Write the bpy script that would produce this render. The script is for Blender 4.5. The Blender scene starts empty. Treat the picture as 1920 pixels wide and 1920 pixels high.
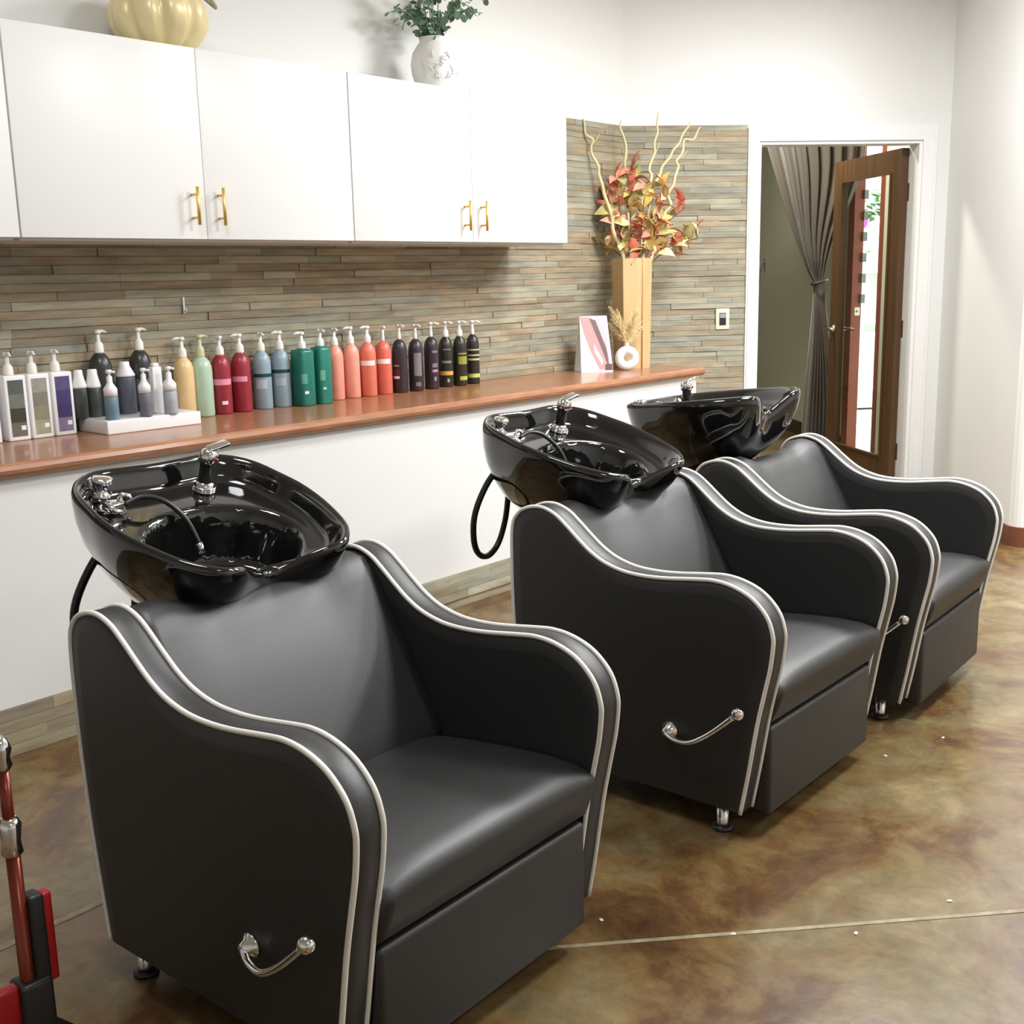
import bpy, math, random
from mathutils import Vector, Matrix
random.seed(7)
R = math.radians
S = bpy.context.scene
COL = S.collection

# ------------------------------------------------------------------ camera
FPX, YAW, PITCH, ROLL, HC = 2163.93, 0.711405, 0.202302, -0.0218719, 1.38
cy, sy, cp, sp = math.cos(YAW), math.sin(YAW), math.cos(PITCH), math.sin(PITCH)
FWD = Vector((cy*cp, sy*cp, -sp)); RT0 = Vector((sy, -cy, 0)); UP0 = RT0.cross(FWD)
RT = RT0*math.cos(ROLL) + UP0*math.sin(ROLL); UP = UP0*math.cos(ROLL) - RT0*math.sin(ROLL)
CAM = Vector((0, 0, HC))
cam = bpy.data.cameras.new('camera'); camo = bpy.data.objects.new('camera', cam); COL.objects.link(camo)
cam.sensor_width = 36; cam.lens = FPX/1920*36; cam.clip_start = .02
M = Matrix((RT, UP, -FWD)).transposed().to_4x4(); M.translation = CAM; camo.matrix_world = M
S.camera = camo

# ------------------------------------------------------------------ world, lights, exposure
wd = bpy.data.worlds.new('world'); S.world = wd; wd.use_nodes = True
wd.node_tree.nodes['Background'].inputs[0].default_value = (.5, .52, .55, 1)
wd.node_tree.nodes['Background'].inputs[1].default_value = 0
S.view_settings.view_transform = 'Standard'; S.view_settings.look = 'None'
S.view_settings.gamma = 1; S.view_settings.use_curve_mapping = False
S.view_settings.exposure = 1.2
def area(name, loc, sx, sy_, power, col=(1, .96, .9), rot=(0, 0, 0)):
    l = bpy.data.lights.new(name, 'AREA'); l.shape = 'RECTANGLE'; l.size = sx; l.size_y = sy_; l.energy = power; l.color = col
    o = bpy.data.objects.new(name, l); COL.objects.link(o); o.location = loc; o.rotation_euler = rot
    return o
WARM = (.985, .99, 1)
area('ceiling_lamp_1_offscreen', (4.6, 1.9, 3.0), .6, .6, 34, WARM)
area('ceiling_lamp_2_offscreen', (3.3, 0.6, 3.0), .6, .6, 34, WARM)
area('ceiling_lamp_3_offscreen', (5.6, 0.9, 3.0), .6, .6, 36, WARM)
area('ceiling_lamp_4_offscreen', (1.2, 1.9, 3.0), .6, .6, 14, WARM)
area('ceiling_lamp_5_offscreen', (4.9, -1.2, 3.0), .6, .6, 36, WARM)
area('ceiling_lamp_6_offscreen', (0.6, -1.4, 3.0), .6, .6, 9, WARM)
# the hall behind the doorway is lit in the photograph; its ceiling lamp is hidden above the door head
area('hall_lamp_offscreen', (7.0, 3.9, 2.95), .3, .3, 32, (1, .98, .86))
area('laundry_lamp_offscreen', (10.2, 3.5, 2.95), 1.0, 1.0, 110, (.93, .97, 1))

# ------------------------------------------------------------------ pixel helpers (1920 frame)
def ray(x, y): return RT*((x-960)/FPX) - UP*((y-960)/FPX) + FWD
def onz(x, y, z): d = ray(x, y); return CAM + d*((z-HC)/d.z)
def ony(x, y, Y): d = ray(x, y); return CAM + d*(Y/d.y)
def onfront(x, y, P, off=0):            # on the plane square to the view through P
    d = ray(x, y); return CAM + d*(((P-CAM).dot(FWD)+off)/d.dot(FWD))

# ------------------------------------------------------------------ materials
def mat(name, col, rough=.5, metal=0, spec=.5, coat=0, trans=0, bump=0, bscale=60, var=0, vscale=8, alpha=1, sheen=0, emis=0, stretch=None):
    m = bpy.data.materials.new(name); m.use_nodes = True; nt = m.node_tree; p = nt.nodes['Principled BSDF']
    c = tuple(col)+(1,)
    p.inputs['Base Color'].default_value = c; p.inputs['Roughness'].default_value = rough; p.inputs['Metallic'].default_value = metal
    p.inputs['Specular IOR Level'].default_value = spec; p.inputs['Coat Weight'].default_value = coat; p.inputs['Coat Roughness'].default_value = .08
    p.inputs['Transmission Weight'].default_value = trans; p.inputs['Alpha'].default_value = alpha
    if sheen: p.inputs['Sheen Weight'].default_value = sheen
    if emis: p.inputs['Emission Color'].default_value = c; p.inputs['Emission Strength'].default_value = emis
    if bump or var:
        tc = nt.nodes.new('ShaderNodeTexCoord'); mp = nt.nodes.new('ShaderNodeMapping')
        nt.links.new(tc.outputs['Object'], mp.inputs[0])
        if stretch: mp.inputs['Scale'].default_value = stretch
    if var:
        n = nt.nodes.new('ShaderNodeTexNoise'); n.inputs['Scale'].default_value = vscale; n.inputs['Detail'].default_value = 5
        nt.links.new(mp.outputs[0], n.inputs['Vector'])
        r = nt.nodes.new('ShaderNodeValToRGB'); r.color_ramp.elements[0].position = .3; r.color_ramp.elements[1].position = .7
        r.color_ramp.elements[0].color = tuple(v*(1-var) for v in col)+(1,); r.color_ramp.elements[1].color = tuple(min(1, v*(1+var)) for v in col)+(1,)
        nt.links.new(n.outputs[0], r.inputs[0]); nt.links.new(r.outputs[0], p.inputs['Base Color'])
    if bump:
        n = nt.nodes.new('ShaderNodeTexNoise'); n.inputs['Scale'].default_value = bscale; n.inputs['Detail'].default_value = 6
        nt.links.new(mp.outputs[0], n.inputs['Vector'])
        b = nt.nodes.new('ShaderNodeBump'); b.inputs['Strength'].default_value = bump; b.inputs['Distance'].default_value = .004
        nt.links.new(n.outputs[0], b.inputs['Height']); nt.links.new(b.outputs[0], p.inputs['Normal'])
    return m
def sc(r, g, b):                        # sRGB 0-255 -> linear
    f = lambda v: (v/255/12.92 if v <= 10 else ((v/255+.055)/1.055)**2.4)
    return (f(r), f(g), f(b))
def tilemat(name, island):
    m = mat(name, (.3, .25, .18), .55, bump=.5, bscale=40, stretch=(1, 1, 1)); nt = m.node_tree; p = nt.nodes['Principled BSDF']
    src = nt.nodes.new('ShaderNodeNewGeometry') if island else nt.nodes.new('ShaderNodeObjectInfo')
    out = src.outputs['Random Per Island'] if island else src.outputs['Random']
    r = nt.nodes.new('ShaderNodeValToRGB'); cr = r.color_ramp; cr.interpolation = 'LINEAR'
    cols = [(146, 141, 119), (166, 151, 122), (153, 154, 139), (173, 156, 128), (140, 130, 109), (167, 165, 145), (160, 143, 114), (149, 147, 127), (178, 172, 148), (144, 145, 131)]
    while len(cr.elements) < len(cols): cr.elements.new(.5)
    for i, c in enumerate(cols): cr.elements[i].position = i/(len(cols)-1); cr.elements[i].color = sc(*c)+(1,)
    nt.links.new(out, r.inputs[0])
    tc = nt.nodes.new('ShaderNodeNewGeometry'); mp = nt.nodes.new('ShaderNodeMapping'); mp.inputs['Scale'].default_value = (6, 6, 45)
    nt.links.new(tc.outputs['Position'], mp.inputs[0])
    n = nt.nodes.new('ShaderNodeTexNoise'); n.inputs['Scale'].default_value = 1; n.inputs['Detail'].default_value = 5; nt.links.new(mp.outputs[0], n.inputs['Vector'])
    mx = nt.nodes.new('ShaderNodeMix'); mx.data_type = 'RGBA'; mx.blend_type = 'OVERLAY'; mx.inputs[0].default_value = .6
    nt.links.new(r.outputs[0], mx.inputs[6]); nt.links.new(n.outputs[0], mx.inputs[7]); nt.links.new(mx.outputs[2], p.inputs['Base Color'])
    return m
def floormat():
    m = bpy.data.materials.new('stained_concrete'); m.use_nodes = True; nt = m.node_tree; p = nt.nodes['Principled BSDF']
    tc = nt.nodes.new('ShaderNodeTexCoord')
    def noise(scale, det=6, dist=0, rough=.6):
        n = nt.nodes.new('ShaderNodeTexNoise'); n.inputs['Scale'].default_value = scale; n.inputs['Detail'].default_value = det
        n.inputs['Distortion'].default_value = dist; n.inputs['Roughness'].default_value = rough
        nt.links.new(tc.outputs['Object'], n.inputs['Vector']); return n
    n1 = noise(3.0, 9, .7, .65); r = nt.nodes.new('ShaderNodeValToRGB'); cr = r.color_ramp
    cols = [(.28, (62, 42, 26)), (.42, (92, 66, 38)), (.5, (108, 86, 52)), (.58, (112, 98, 66)), (.72, (134, 116, 84))]
    while len(cr.elements) < len(cols): cr.elements.new(.5)
    for e, (q, c) in zip(cr.elements, cols): e.position = q; e.color = sc(*c)+(1,)
    nt.links.new(n1.outputs[0], r.inputs[0])
    n2 = noise(13, 9, .5, .7); mx = nt.nodes.new('ShaderNodeMix'); mx.data_type = 'RGBA'; mx.blend_type = 'OVERLAY'; mx.inputs[0].default_value = .8
    nt.links.new(r.outputs[0], mx.inputs[6]); nt.links.new(n2.outputs[0], mx.inputs[7]); nt.links.new(mx.outputs[2], p.inputs['Base Color'])
    n3 = noise(5, 4); mr = nt.nodes.new('ShaderNodeMapRange'); mr.inputs[3].default_value = .14; mr.inputs[4].default_value = .34
    nt.links.new(n3.outputs[0], mr.inputs[0]); nt.links.new(mr.outputs[0], p.inputs['Roughness'])
    n4 = noise(35, 5); b = nt.nodes.new('ShaderNodeBump'); b.inputs['Strength'].default_value = .12; b.inputs['Distance'].default_value = .003
    nt.links.new(n4.outputs[0], b.inputs['Height']); nt.links.new(b.outputs[0], p.inputs['Normal'])
    p.inputs['Specular IOR Level'].default_value = .6
    return m
MT = dict(
    wall=mat('wall_paint', (.80, .80, .78), .6, bump=.05, bscale=120),
    hallwall=mat('hall_paint', sc(212, 212, 192), .6, bump=.05, bscale=120),
    trim=mat('trim_paint', (.86, .86, .85), .35),
    ceil=mat('ceiling_paint', (.85, .85, .83), .8, bump=.1),
    floor=floormat(), joint=mat('joint_filler', sc(142, 130, 102), .6, var=.4, vscale=22, bump=.4),
    base=mat('rubber_base', sc(112, 66, 48), .4, var=.15),
    darkbase=mat('dark_base', sc(70, 52, 36), .4),
    tile=tilemat('ledger_stone', False), tile2=tilemat('ledger_stone_joined', True), grout=mat('grout', sc(112, 102, 84), .8, bump=.2),
    cab=mat('cabinet_laminate', (.82, .82, .80), .35),
    gold=mat('brushed_gold', sc(236, 202, 122), .38, .75), counter=mat('counter_wood', sc(164, 114, 82), .3, coat=.3, var=.22, vscale=9, stretch=(1, 9, 9)),
    leather=mat('black_vinyl', (.0075, .008, .008), .5, spec=.85, bump=.08, bscale=350), 
    piping=mat('white_piping', (.82, .80, .74), .4), chrome=mat('chrome', (.8, .8, .8), .12, 1),
    gloss=mat('black_ceramic', (.006, .006, .006), .06, spec=.6, coat=.6), rubber=mat('black_rubber', (.015, .015, .014), .35),
    red=mat('red_plastic', sc(180, 22, 30), .35), copper=mat('copper_red', sc(118, 46, 28), .25, .4), blackp=mat('black_plastic', (.02, .02, .02), .35),
    pump=mat('pump_white', (.82, .80, .74), .35), white=mat('white_gloss', (.86, .86, .86), .25), paper=mat('paper_white', (.85, .85, .84), .6),
    wood=mat('vase_wood', sc(204, 174, 126), .45, var=.12, vscale=5, stretch=(6, 6, .6)), branch=mat('pale_willow', sc(222, 204, 160), .6, var=.1),
    brown=mat('door_wood', sc(84, 58, 34), .4, var=.2, vscale=4, stretch=(8, 8, .6)), redwood=mat('jamb_wood', sc(150, 72, 50), .4, var=.12, vscale=4, stretch=(8, 8, .6)),
    curtain=mat('taupe_satin', sc(74, 64, 54), .42, sheen=.4, bump=.05, bscale=300), tie=mat('dark_tie', sc(48, 36, 28), .6),
    brass=mat('satin_nickel', sc(190, 184, 168), .3, 1), ivory=mat('ivory_plate', sc(232, 226, 196), .4),
    pumpkin=mat('gold_satin', sc(240, 224, 172), .3, .1, bump=.15, bscale=90), stemg=mat('grey_stem', sc(180, 172, 158), .5, bump=.3),
    ceramic=mat('white_ceramic', (.84, .83, .80), .4, bump=.5, bscale=45), greenleaf=mat('eucalyptus', sc(122, 150, 124), .5, var=.3, vscale=20),
    grass=mat('dried_grass', sc(228, 208, 160), .8), bisque=mat('white_bisque', (.85, .85, .86), .5),
    green=mat('plant_green', sc(120, 160, 110), .5), magenta=mat('magenta_petal', sc(220, 70, 190), .5), grey=mat('grey_plastic', sc(150, 152, 150), .5))
g = bpy.data.materials.new('door_glass'); g.use_nodes = True; nt = g.node_tree; nt.nodes.remove(nt.nodes['Principled BSDF'])
tr = nt.nodes.new('ShaderNodeBsdfTransparent'); tr.inputs[0].default_value = (.9, .93, .9, 1); gl = nt.nodes.new('ShaderNodeBsdfGlossy'); gl.inputs['Roughness'].default_value = .02
fr = nt.nodes.new('ShaderNodeValue'); fr.outputs[0].default_value = .12; ms = nt.nodes.new('ShaderNodeMixShader')
nt.links.new(fr.outputs[0], ms.inputs[0]); nt.links.new(tr.outputs[0], ms.inputs[1]); nt.links.new(gl.outputs[0], ms.inputs[2]); nt.links.new(ms.outputs[0], nt.nodes['Material Output'].inputs[0])
MT['glass'] = g

# ------------------------------------------------------------------ mesh builder
class MB:
    def __init__(s): s.v = []; s.f = []; s.sm = []
    def add(s, vs, fs, smooth=False):
        b = len(s.v); s.v += [tuple(v) for v in vs]; s.f += [tuple(i+b for i in f) for f in fs]; s.sm += [smooth]*len(fs)
    def box(s, lo, hi, mtx=None):
        (a, b, c), (d, e, f) = lo, hi
        vs = [Vector(q) for q in ((a, b, c), (d, b, c), (d, e, c), (a, e, c), (a, b, f), (d, b, f), (d, e, f), (a, e, f))]
        if mtx: vs = [mtx @ v for v in vs]
        s.add(vs, [(0, 3, 2, 1), (4, 5, 6, 7), (0, 1, 5, 4), (1, 2, 6, 5), (2, 3, 7, 6), (3, 0, 4, 7)]); return s
    def rbox(s, lo, hi, r, n=4, mtx=None):      # box with rounded edges (rounded superquadric grid)
        lo, hi = Vector(lo), Vector(hi); c = (lo+hi)/2; h = (hi-lo)/2
        k = 2*(n+1); vs = []; fs = []
        def ax(i):                              # param -1..1 with dense ends
            return i
        for axis in range(3):
            for sgn in (-1, 1):
                base = len(vs); N = 2*n+2
                a1, a2 = (axis+1) % 3, (axis+2) % 3
                def coords(hh):
                    out = []
                    for i in range(n+1): out.append(-hh+r*(1-math.cos(math.pi/2*i/n))*1.0)
                    for i in range(n, -1, -1): out.append(hh-r*(1-math.cos(math.pi/2*i/n))*1.0)
                    return out
                C1, C2 = coords(h[a1]), coords(h[a2])
                for p in C1:
                    for q in C2:
                        P = [0, 0, 0]; P[axis] = sgn*h[axis]; P[a1] = p; P[a2] = q
                        I = [max(-(h[t]-r), min(h[t]-r, P[t])) for t in range(3)]
                        D = Vector([P[t]-I[t] for t in range(3)])
                        if D.length > 1e-9: D = D.normalized()*r
                        V = Vector(I)+D+c
                        vs.append(mtx @ V if mtx else V)
                L = len(C2)
                for i in range(len(C1)-1):
                    for j in range(L-1):
                        q = (base+i*L+j, base+(i+1)*L+j, base+(i+1)*L+j+1, base+i*L+j+1)
                        fs.append(q if sgn > 0 else q[::-1])
        s.add(vs, fs, True); return s
    def lathe(s, prof, seg=20, c=(0, 0, 0), smooth=True, sx=1, sy=1, mtx=None, sq=0):
        vs = []; fs = []
        for r, z in prof:
            for i in range(seg):
                a = 2*math.pi*i/seg; ca, sa = math.cos(a), math.sin(a)
                k = 1
                if sq: k = 1/((abs(ca)**sq+abs(sa)**sq)**(1/sq))
                v = Vector((r*sx*k*ca, r*sy*k*sa, z)); v = mtx @ v if mtx else v
                vs.append(v+Vector(c))
        n = len(prof)
        for k in range(n-1):
            for i in range(seg):
                j = (i+1) % seg; fs.append((k*seg+i, k*seg+j, (k+1)*seg+j, (k+1)*seg+i))
        fs.append(tuple(range(seg-1, -1, -1))); fs.append(tuple((n-1)*seg+i for i in range(seg)))
        s.add(vs, fs, smooth); return s
    def tube(s, path, r, seg=8, caps=True):
        P = [Vector(p) for p in path]; n = len(P); vs = []; fs = []
        rs = r if isinstance(r, (list, tuple)) else [r]*n
        t0 = (P[1]-P[0]).normalized(); up = Vector((0, 0, 1)) if abs(t0.z) < .9 else Vector((1, 0, 0))
        nrm = (up - t0*up.dot(t0)).normalized()
        for i in range(n):
            t = (P[min(i+1, n-1)]-P[max(i-1, 0)]).normalized()
            nrm = (nrm - t*nrm.dot(t)).normalized(); b = t.cross(nrm)
            for k in range(seg):
                a = 2*math.pi*k/seg; vs.append(P[i]+(nrm*math.cos(a)+b*math.sin(a))*rs[i])
        for i in range(n-1):
            for k in range(seg):
                j = (k+1) % seg; fs.append((i*seg+k, i*seg+j, (i+1)*seg+j, (i+1)*seg+k))
        if caps: fs.append(tuple(range(seg-1, -1, -1))); fs.append(tuple((n-1)*seg+k for k in range(seg)))
        s.add(vs, fs, True); return s
    def ball(s, c, r, seg=12, sz=1):
        return s.lathe([(max(1e-4, r*math.sin(math.pi*k/8)), -r*sz*math.cos(math.pi*k/8)) for k in range(9)], seg, c)
    def prism(s, poly, z0, z1):
        n = len(poly); vs = [(x, y, z0) for x, y in poly]+[(x, y, z1) for x, y in poly]
        fs = [tuple(range(n-1, -1, -1)), tuple(range(n, 2*n))]+[(i, (i+1) % n, n+(i+1) % n, n+i) for i in range(n)]
        s.add(vs, fs); return s
    def mesh(s, name, m):
        me = bpy.data.meshes.new(name); me.from_pydata(s.v, [], s.f); me.materials.append(m)
        me.polygons.foreach_set('use_smooth', s.sm); me.update(); return me
    def build(s, name, m, parent=None, loc=None, rot=None):
        return put(s.mesh(name, m), name, parent, loc, rot)
def put(me, name, parent=None, loc=None, rot=None, scale=None):
    o = bpy.data.objects.new(name, me); COL.objects.link(o)
    if parent: o.parent = parent
    if loc is not None: o.location = loc
    if rot is not None: o.rotation_euler = rot
    if scale is not None: o.scale = scale
    return o
def tag(o, label, cat, group=None):
    o['label'] = label; o['category'] = cat
    if group: o['group'] = group
    return o
def thing(name, label, cat, loc=(0, 0, 0), rz=0, group=None):
    o = bpy.data.objects.new(name, None); COL.objects.link(o); o.location = loc; o.rotation_euler = (0, 0, rz); o.empty_display_size = .1
    return tag(o, label, cat, group)
def struct(o, label=None, cat=None):
    o['kind'] = 'structure'
    if label: o['label'] = label; o['category'] = cat
    return o
def cr(P, n=6, closed=False):           # Catmull-Rom resample
    P = [Vector(p) for p in P]; out = []; m = len(P)
    for i in range(m-1 if not closed else m):
        a, b, c, d = (P[(i-1) % m] if closed or i > 0 else P[0]), P[i], P[(i+1) % m], (P[(i+2) % m] if closed or i+2 < m else P[-1])
        for k in range(n):
            t = k/n; out.append(.5*((2*b)+(c-a)*t+(2*a-5*b+4*c-d)*t*t+(3*b-a-3*c+d)*t**3))
    if not closed: out.append(P[-1])
    return out
def smooth(x, a, b): t = max(0, min(1, (x-a)/(b-a))); return t*t*(3-2*t)

# ------------------------------------------------------------------ room shell
YW, YL, ZC = 3.80, 3.28, .879           # tiled wall, low wall face, counter top
K = Vector((5.404, 3.80, 0)); A43 = R(43)
EV = Vector((math.cos(A43), -math.sin(A43), 0)); NV = Vector((math.sin(A43), math.cos(A43), 0))
DM = Matrix((EV, NV, Vector((0, 0, 1)))).transposed().to_4x4(); DM.translation = K     # diagonal-wall frame (s, d, z)
def sd(s, d, z=0): return DM @ Vector((s, d, z))
HCEIL = 3.05
fl = struct(MB().box((-2.6, -3.4, -.1), (13, 11, 0)).build('floor', MT['floor']), 'glossy brown stained concrete floor with saw-cut joints', 'floor')
jm = MB().box((-2, -.010, 0), (2.9, .010, .0012)).mesh('floor_joint', MT['joint'])
put(jm, 'floor_joint', fl, (-.55, 2.292, 0)); put(jm, 'floor_joint', fl, (3.3, 2.292, 0))
put(MB().box((0, -.006, 0), (3.6, .006, .0012)).mesh('floor_joint', MT['joint']), 'floor_joint', fl, (1.64, 1.427, 0), (0, 0, R(-43.6)))
struct(MB().box((-2.6, -3.4, HCEIL), (13, 11, HCEIL+.1)).build('ceiling', MT['ceil']), 'plain white ceiling above the shampoo area', 'ceiling')
wb = struct(MB().box((-2.6, YW, 0), (5.404+.05, YW+.12, HCEIL)).build('wall_back', MT['wall']), 'long white wall faced with stacked stone strips behind the counter', 'wall')
struct(MB().box((-2.6, -3.4, 0), (-2.5, YW, HCEIL)).build('wall_left', MT['wall']), 'plain white side wall of the salon', 'wall')
struct(MB().box((-2.6, -3.4, 0), (8.3, -3.3, HCEIL)).build('wall_front', MT['wall']), 'plain white wall opposite the counter', 'wall')
struct(MB().box((8.1, -3.3, 0), (8.2, .1, HCEIL)).build('wall_end', MT['wall']), 'plain white wall at the far end of the salon', 'wall')
DL, DR, DH = .762, 1.712, 2.075         # door opening in the diagonal wall
wdg = struct(MB().box((-.05, 0, 0), (DL, .12, HCEIL), DM).box((DR, 0, 0), (2.15, .12, HCEIL), DM).box((DL, 0, DH), (DR, .12, HCEIL), DM).build('wall_diagonal', MT['wall']),
             'angled wall with open doorway, stone strips beside the door', 'wall')
# return wall with rounded corner
pth = [(1.875, 0), (1.722, -1.13)]
for k in range(7):
    a = R(188+k*85/6); pth.append((1.80+.075*math.cos(a), -1.13+.075*math.sin(a)+.0))
pth += [(4.6, -1.12)]
wr = struct(MB().prism([tuple(sd(*p).xy) for p in pth+[(4.6, 0)]][::-1], 0, HCEIL).build('wall_right', MT['wall']), 'white projecting wall with rounded corner right of the doorway', 'wall')
bp = pth[:]
off = []
for i, p in enumerate(bp):
    a = Vector(bp[max(0, i-1)]); b = Vector(bp[min(len(bp)-1, i+1)]); t = (b-a).normalized(); nn = Vector((t.y, -t.x)); nn = nn if nn.dot(Vector((1.9, 0))-Vector(p)+Vector((1, 0))) < 0 else -nn
    off.append((p[0]+nn.x*.012, p[1]+nn.y*.012))
struct(MB().prism([tuple(sd(*p).xy) for p in (off+bp[::-1])], 0, .1).build('baseboard_right', MT['base']), 'reddish brown rubber baseboard wrapping the rounded wall corner', 'baseboard')
# stone strips
unit = MB().box((0, -.5, 0), (1, .5, 1)).mesh('stone_strip', MT['tile'])
def strips(parent, x0, x1, z0, z1, frame, rowh=.0302, limit=300, hole=None, seed=1):
    rnd = random.Random(seed); pcs = []
    n = round((z1-z0)/rowh); h = (z1-z0)/n
    for k in range(n):
        x = x0 - rnd.random()*.25
        while x < x1:
            L = rnd.choice((.16, .24, .3, .36, .42, .5))*rnd.uniform(.85, 1.15); a, b = max(x, x0), min(x+L, x1); x += L
            if b-a < .012: continue
            if hole and hole(a, b, z0+k*h): continue
            pcs.append((a, b, z0+k*h, rnd.choice((.006, .008, .010, .012))))
    pcs.sort(key=lambda q: -(q[1]-q[0]))
    for a, b, z, t in pcs[:limit]:
        put(unit, 'stone_strip', parent, frame @ Vector((a+.0006, -t/2, z+.0006)), (0, 0, frame.to_euler().z), (b-a-.0012, t, h-.0014))
    if len(pcs) > limit:
        m = MB()
        for a, b, z, t in pcs[limit:]: m.box((a+.0006, -t, z+.0006), (b-.0006, 0, z+h-.0008), frame)
        o = m.build('stone_strips', MT['tile2'], parent); o['kind'] = 'stuff'
FB = Matrix.Translation((0, YW, 0))
ZT = 2.163
MB().box((-1, YW-.002, ZC), (5.404, YW, ZT)).build('grout_bed', MT['grout'], wb)
strips(wb, 1.55, 5.404, ZC, ZT, FB, seed=3, hole=lambda a, b, z: z > 1.56 and b < 4.3)
MB().box((0, -.002, 0), (.70, 0, ZT), DM).build('grout_bed', MT['grout'], wdg)
strips(wdg, .0, .70, .0, ZT, DM, seed=5)
# low wall under the counter
wl = struct(MB().box((-2.5, YL, 0), (5.335, YW-.02, .834)).build('wall_low', MT['wall']), 'white half wall below the wooden counter', 'wall')
FLW = Matrix.Translation((0, YL, 0))
bb = struct(MB().box((-2.5, YL-.004, 0), (5.335, YL, .145)).build('baseboard_low', MT['grout']), 'brown stone strip baseboard along the half wall', 'baseboard')
strips(bb, 1.2, 5.335, 0, .145, Matrix.Translation((0, YL-.004, 0)), rowh=.036, seed=9)

# counter
prof = [(YW-.013, ZC-.045), (3.262, ZC-.045), (3.25, ZC-.040), (3.244, ZC-.03), (3.242, ZC-.02), (3.246, ZC-.008), (3.256, ZC), (YW-.013, ZC)]
m = MB(); n = len(prof); m.add([(-2.5, y, z) for y, z in prof]+[(5.368, y, z) for y, z in prof], [tuple(range(n)), tuple(range(2*n-1, n-1, -1))]+[(i, n+i, n+(i+1) % n, (i+1) % n) for i in range(n)])
tag(m.build('wood_counter', MT['counter']), 'long reddish wooden counter ledge with rounded nose above the half wall', 'counter')

# door casing and jamb
t1 = bpy.data.objects.new('trim_1', None); COL.objects.link(t1); struct(t1, 'white painted casing around the open doorway', 'door trim')
for lo, hi in (((DL-.062, -.018, 0), (DL, 0, DH+.0)), ((DR, -.018, 0), (DR+.082, 0, DH+.0)), ((DL-.062, -.018, DH), (DR+.082, 0, DH+.072))):
    MB().box(lo, hi, DM).build('casing_board', MT['trim'], t1)
for lo, hi in (((DL, -.004, 0), (DL+.018, .124, DH-.018)), ((DR-.018, -.004, 0), (DR, .124, DH-.018)), ((DL, -.004, DH-.018), (DR, .124, DH)),
               ((DL-.052, -.024, 0), (DL-.040, -.018, DH+.05)), ((DR+.060, -.024, 0), (DR+.072, -.018, DH+.05))):
    MB().box(lo, hi, DM).build('jamb_board', MT['trim'], t1)

# door leaf, open 88 degrees into the hall
d1 = bpy.data.objects.new('door_1', None); COL.objects.link(d1); struct(d1, 'brown wooden glazed door standing open into the hall', 'door')
d1.location = sd(DR-.02, .118, 0); d1.rotation_euler = (0, 0, math.atan2(NV.y, NV.x)+R(3.5))
LW, LT, LH = .87, .042, 2.045
for lo, hi, nm in (((0, 0, .012), (.115, LT, LH), 'stile'), ((LW-.115, 0, .012), (LW, LT, LH), 'stile'), ((.115, 0, .012), (LW-.115, LT, .24), 'rail'), ((.115, 0, LH-.125), (LW-.115, LT, LH), 'rail')):
    MB().box(lo, hi).build(nm, MT['brown'], d1)
MB().box((.115, LT/2-.003, .24), (LW-.115, LT/2+.003, LH-.125)).build('pane', MT['glass'], d1)
for lo, hi in (((.115, LT, .24), (.127, LT+.008, LH-.125)), ((LW-.127, LT, .24), (LW-.115, LT+.008, LH-.125)), ((.127, LT, .24), (LW-.127, LT+.008, .252)), ((.127, LT, LH-.137), (LW-.127, LT+.008, LH-.125))):
    MB().box(lo, hi).build('glazing_bead', MT['brown'], d1)
for z in (.29, 1.02, 1.80):
    MB().box((-.024, -.006, z-.05), (.02, -.001, z+.05)).lathe([(.007, -.052), (.007, .052)], 8, (-.008, -.008, z)).build('hinge', MT['brass'], d1)
h = MB().lathe([(.026, 0), (.026, .008), (.012, .012), (.010, .045)], 14, mtx=Matrix.Translation((LW-.06, LT, .99)) @ Matrix.Rotation(R(-90), 4, 'X'))
h.tube([(LW-.06, LT+.045, .99), (LW-.10, LT+.05, .992), (LW-.165, LT+.048, .985)], [.009, .009, .007]); h.build('lever_handle', MT['brass'], d1)
h = MB().lathe([(.026, 0), (.026, .008), (.012, .012), (.010, .045)], 14, mtx=Matrix.Translation((LW-.06, 0, .99)) @ Matrix.Rotation(R(90), 4, 'X'))
h.tube([(LW-.06, -.045, .99), (LW-.10, -.05, .992), (LW-.165, -.048, .985)], [.009, .009, .007]); h.build('lever_handle', MT['brass'], d1)

# hall behind the doorway
HS = 2.15; OD0, OD1, OH = 1.47, 1.95, 2.25
wh = struct(MB().box((HS, .12, 0), (HS+.05, OD0, HCEIL), DM).box((HS, OD1, 0), (HS+.05, 7, HCEIL), DM).box((HS, OD0, OH), (HS+.05, OD1, HCEIL), DM).build('wall_hall_side', MT['hallwall']), 'pale green hall wall seen through the doorway', 'wall')
struct(MB().box((-1.6, 7, 0), (HS+.12, 7.1, HCEIL), DM).build('wall_hall_far', MT['hallwall']), 'pale far wall of the hall', 'wall')
struct(MB().box((-1.7, .12, 0), (-1.6, 7, HCEIL), DM).build('wall_hall_near', MT['hallwall']), 'pale hall wall out of direct view', 'wall')
struct(MB().box((HS-.014, OD1+.1, 0), (HS, 7, .11), DM).build('baseboard_hall', MT['darkbase']), 'dark brown baseboard along the hall wall', 'baseboard')
t2 = bpy.data.objects.new('trim_2', None); COL.objects.link(t2); struct(t2, 'reddish brown wooden frame of the laundry opening', 'door trim')
MB().box((HS-.016, OD1-.02, 0), (HS+.06, OD1, OH), DM).build('jamb_board', MT['redwood'], t2)
MB().box((HS-.016, OD1, 0), (HS, OD1+.09, OH+.07), DM).build('casing_board', MT['redwood'], t2)
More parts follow.
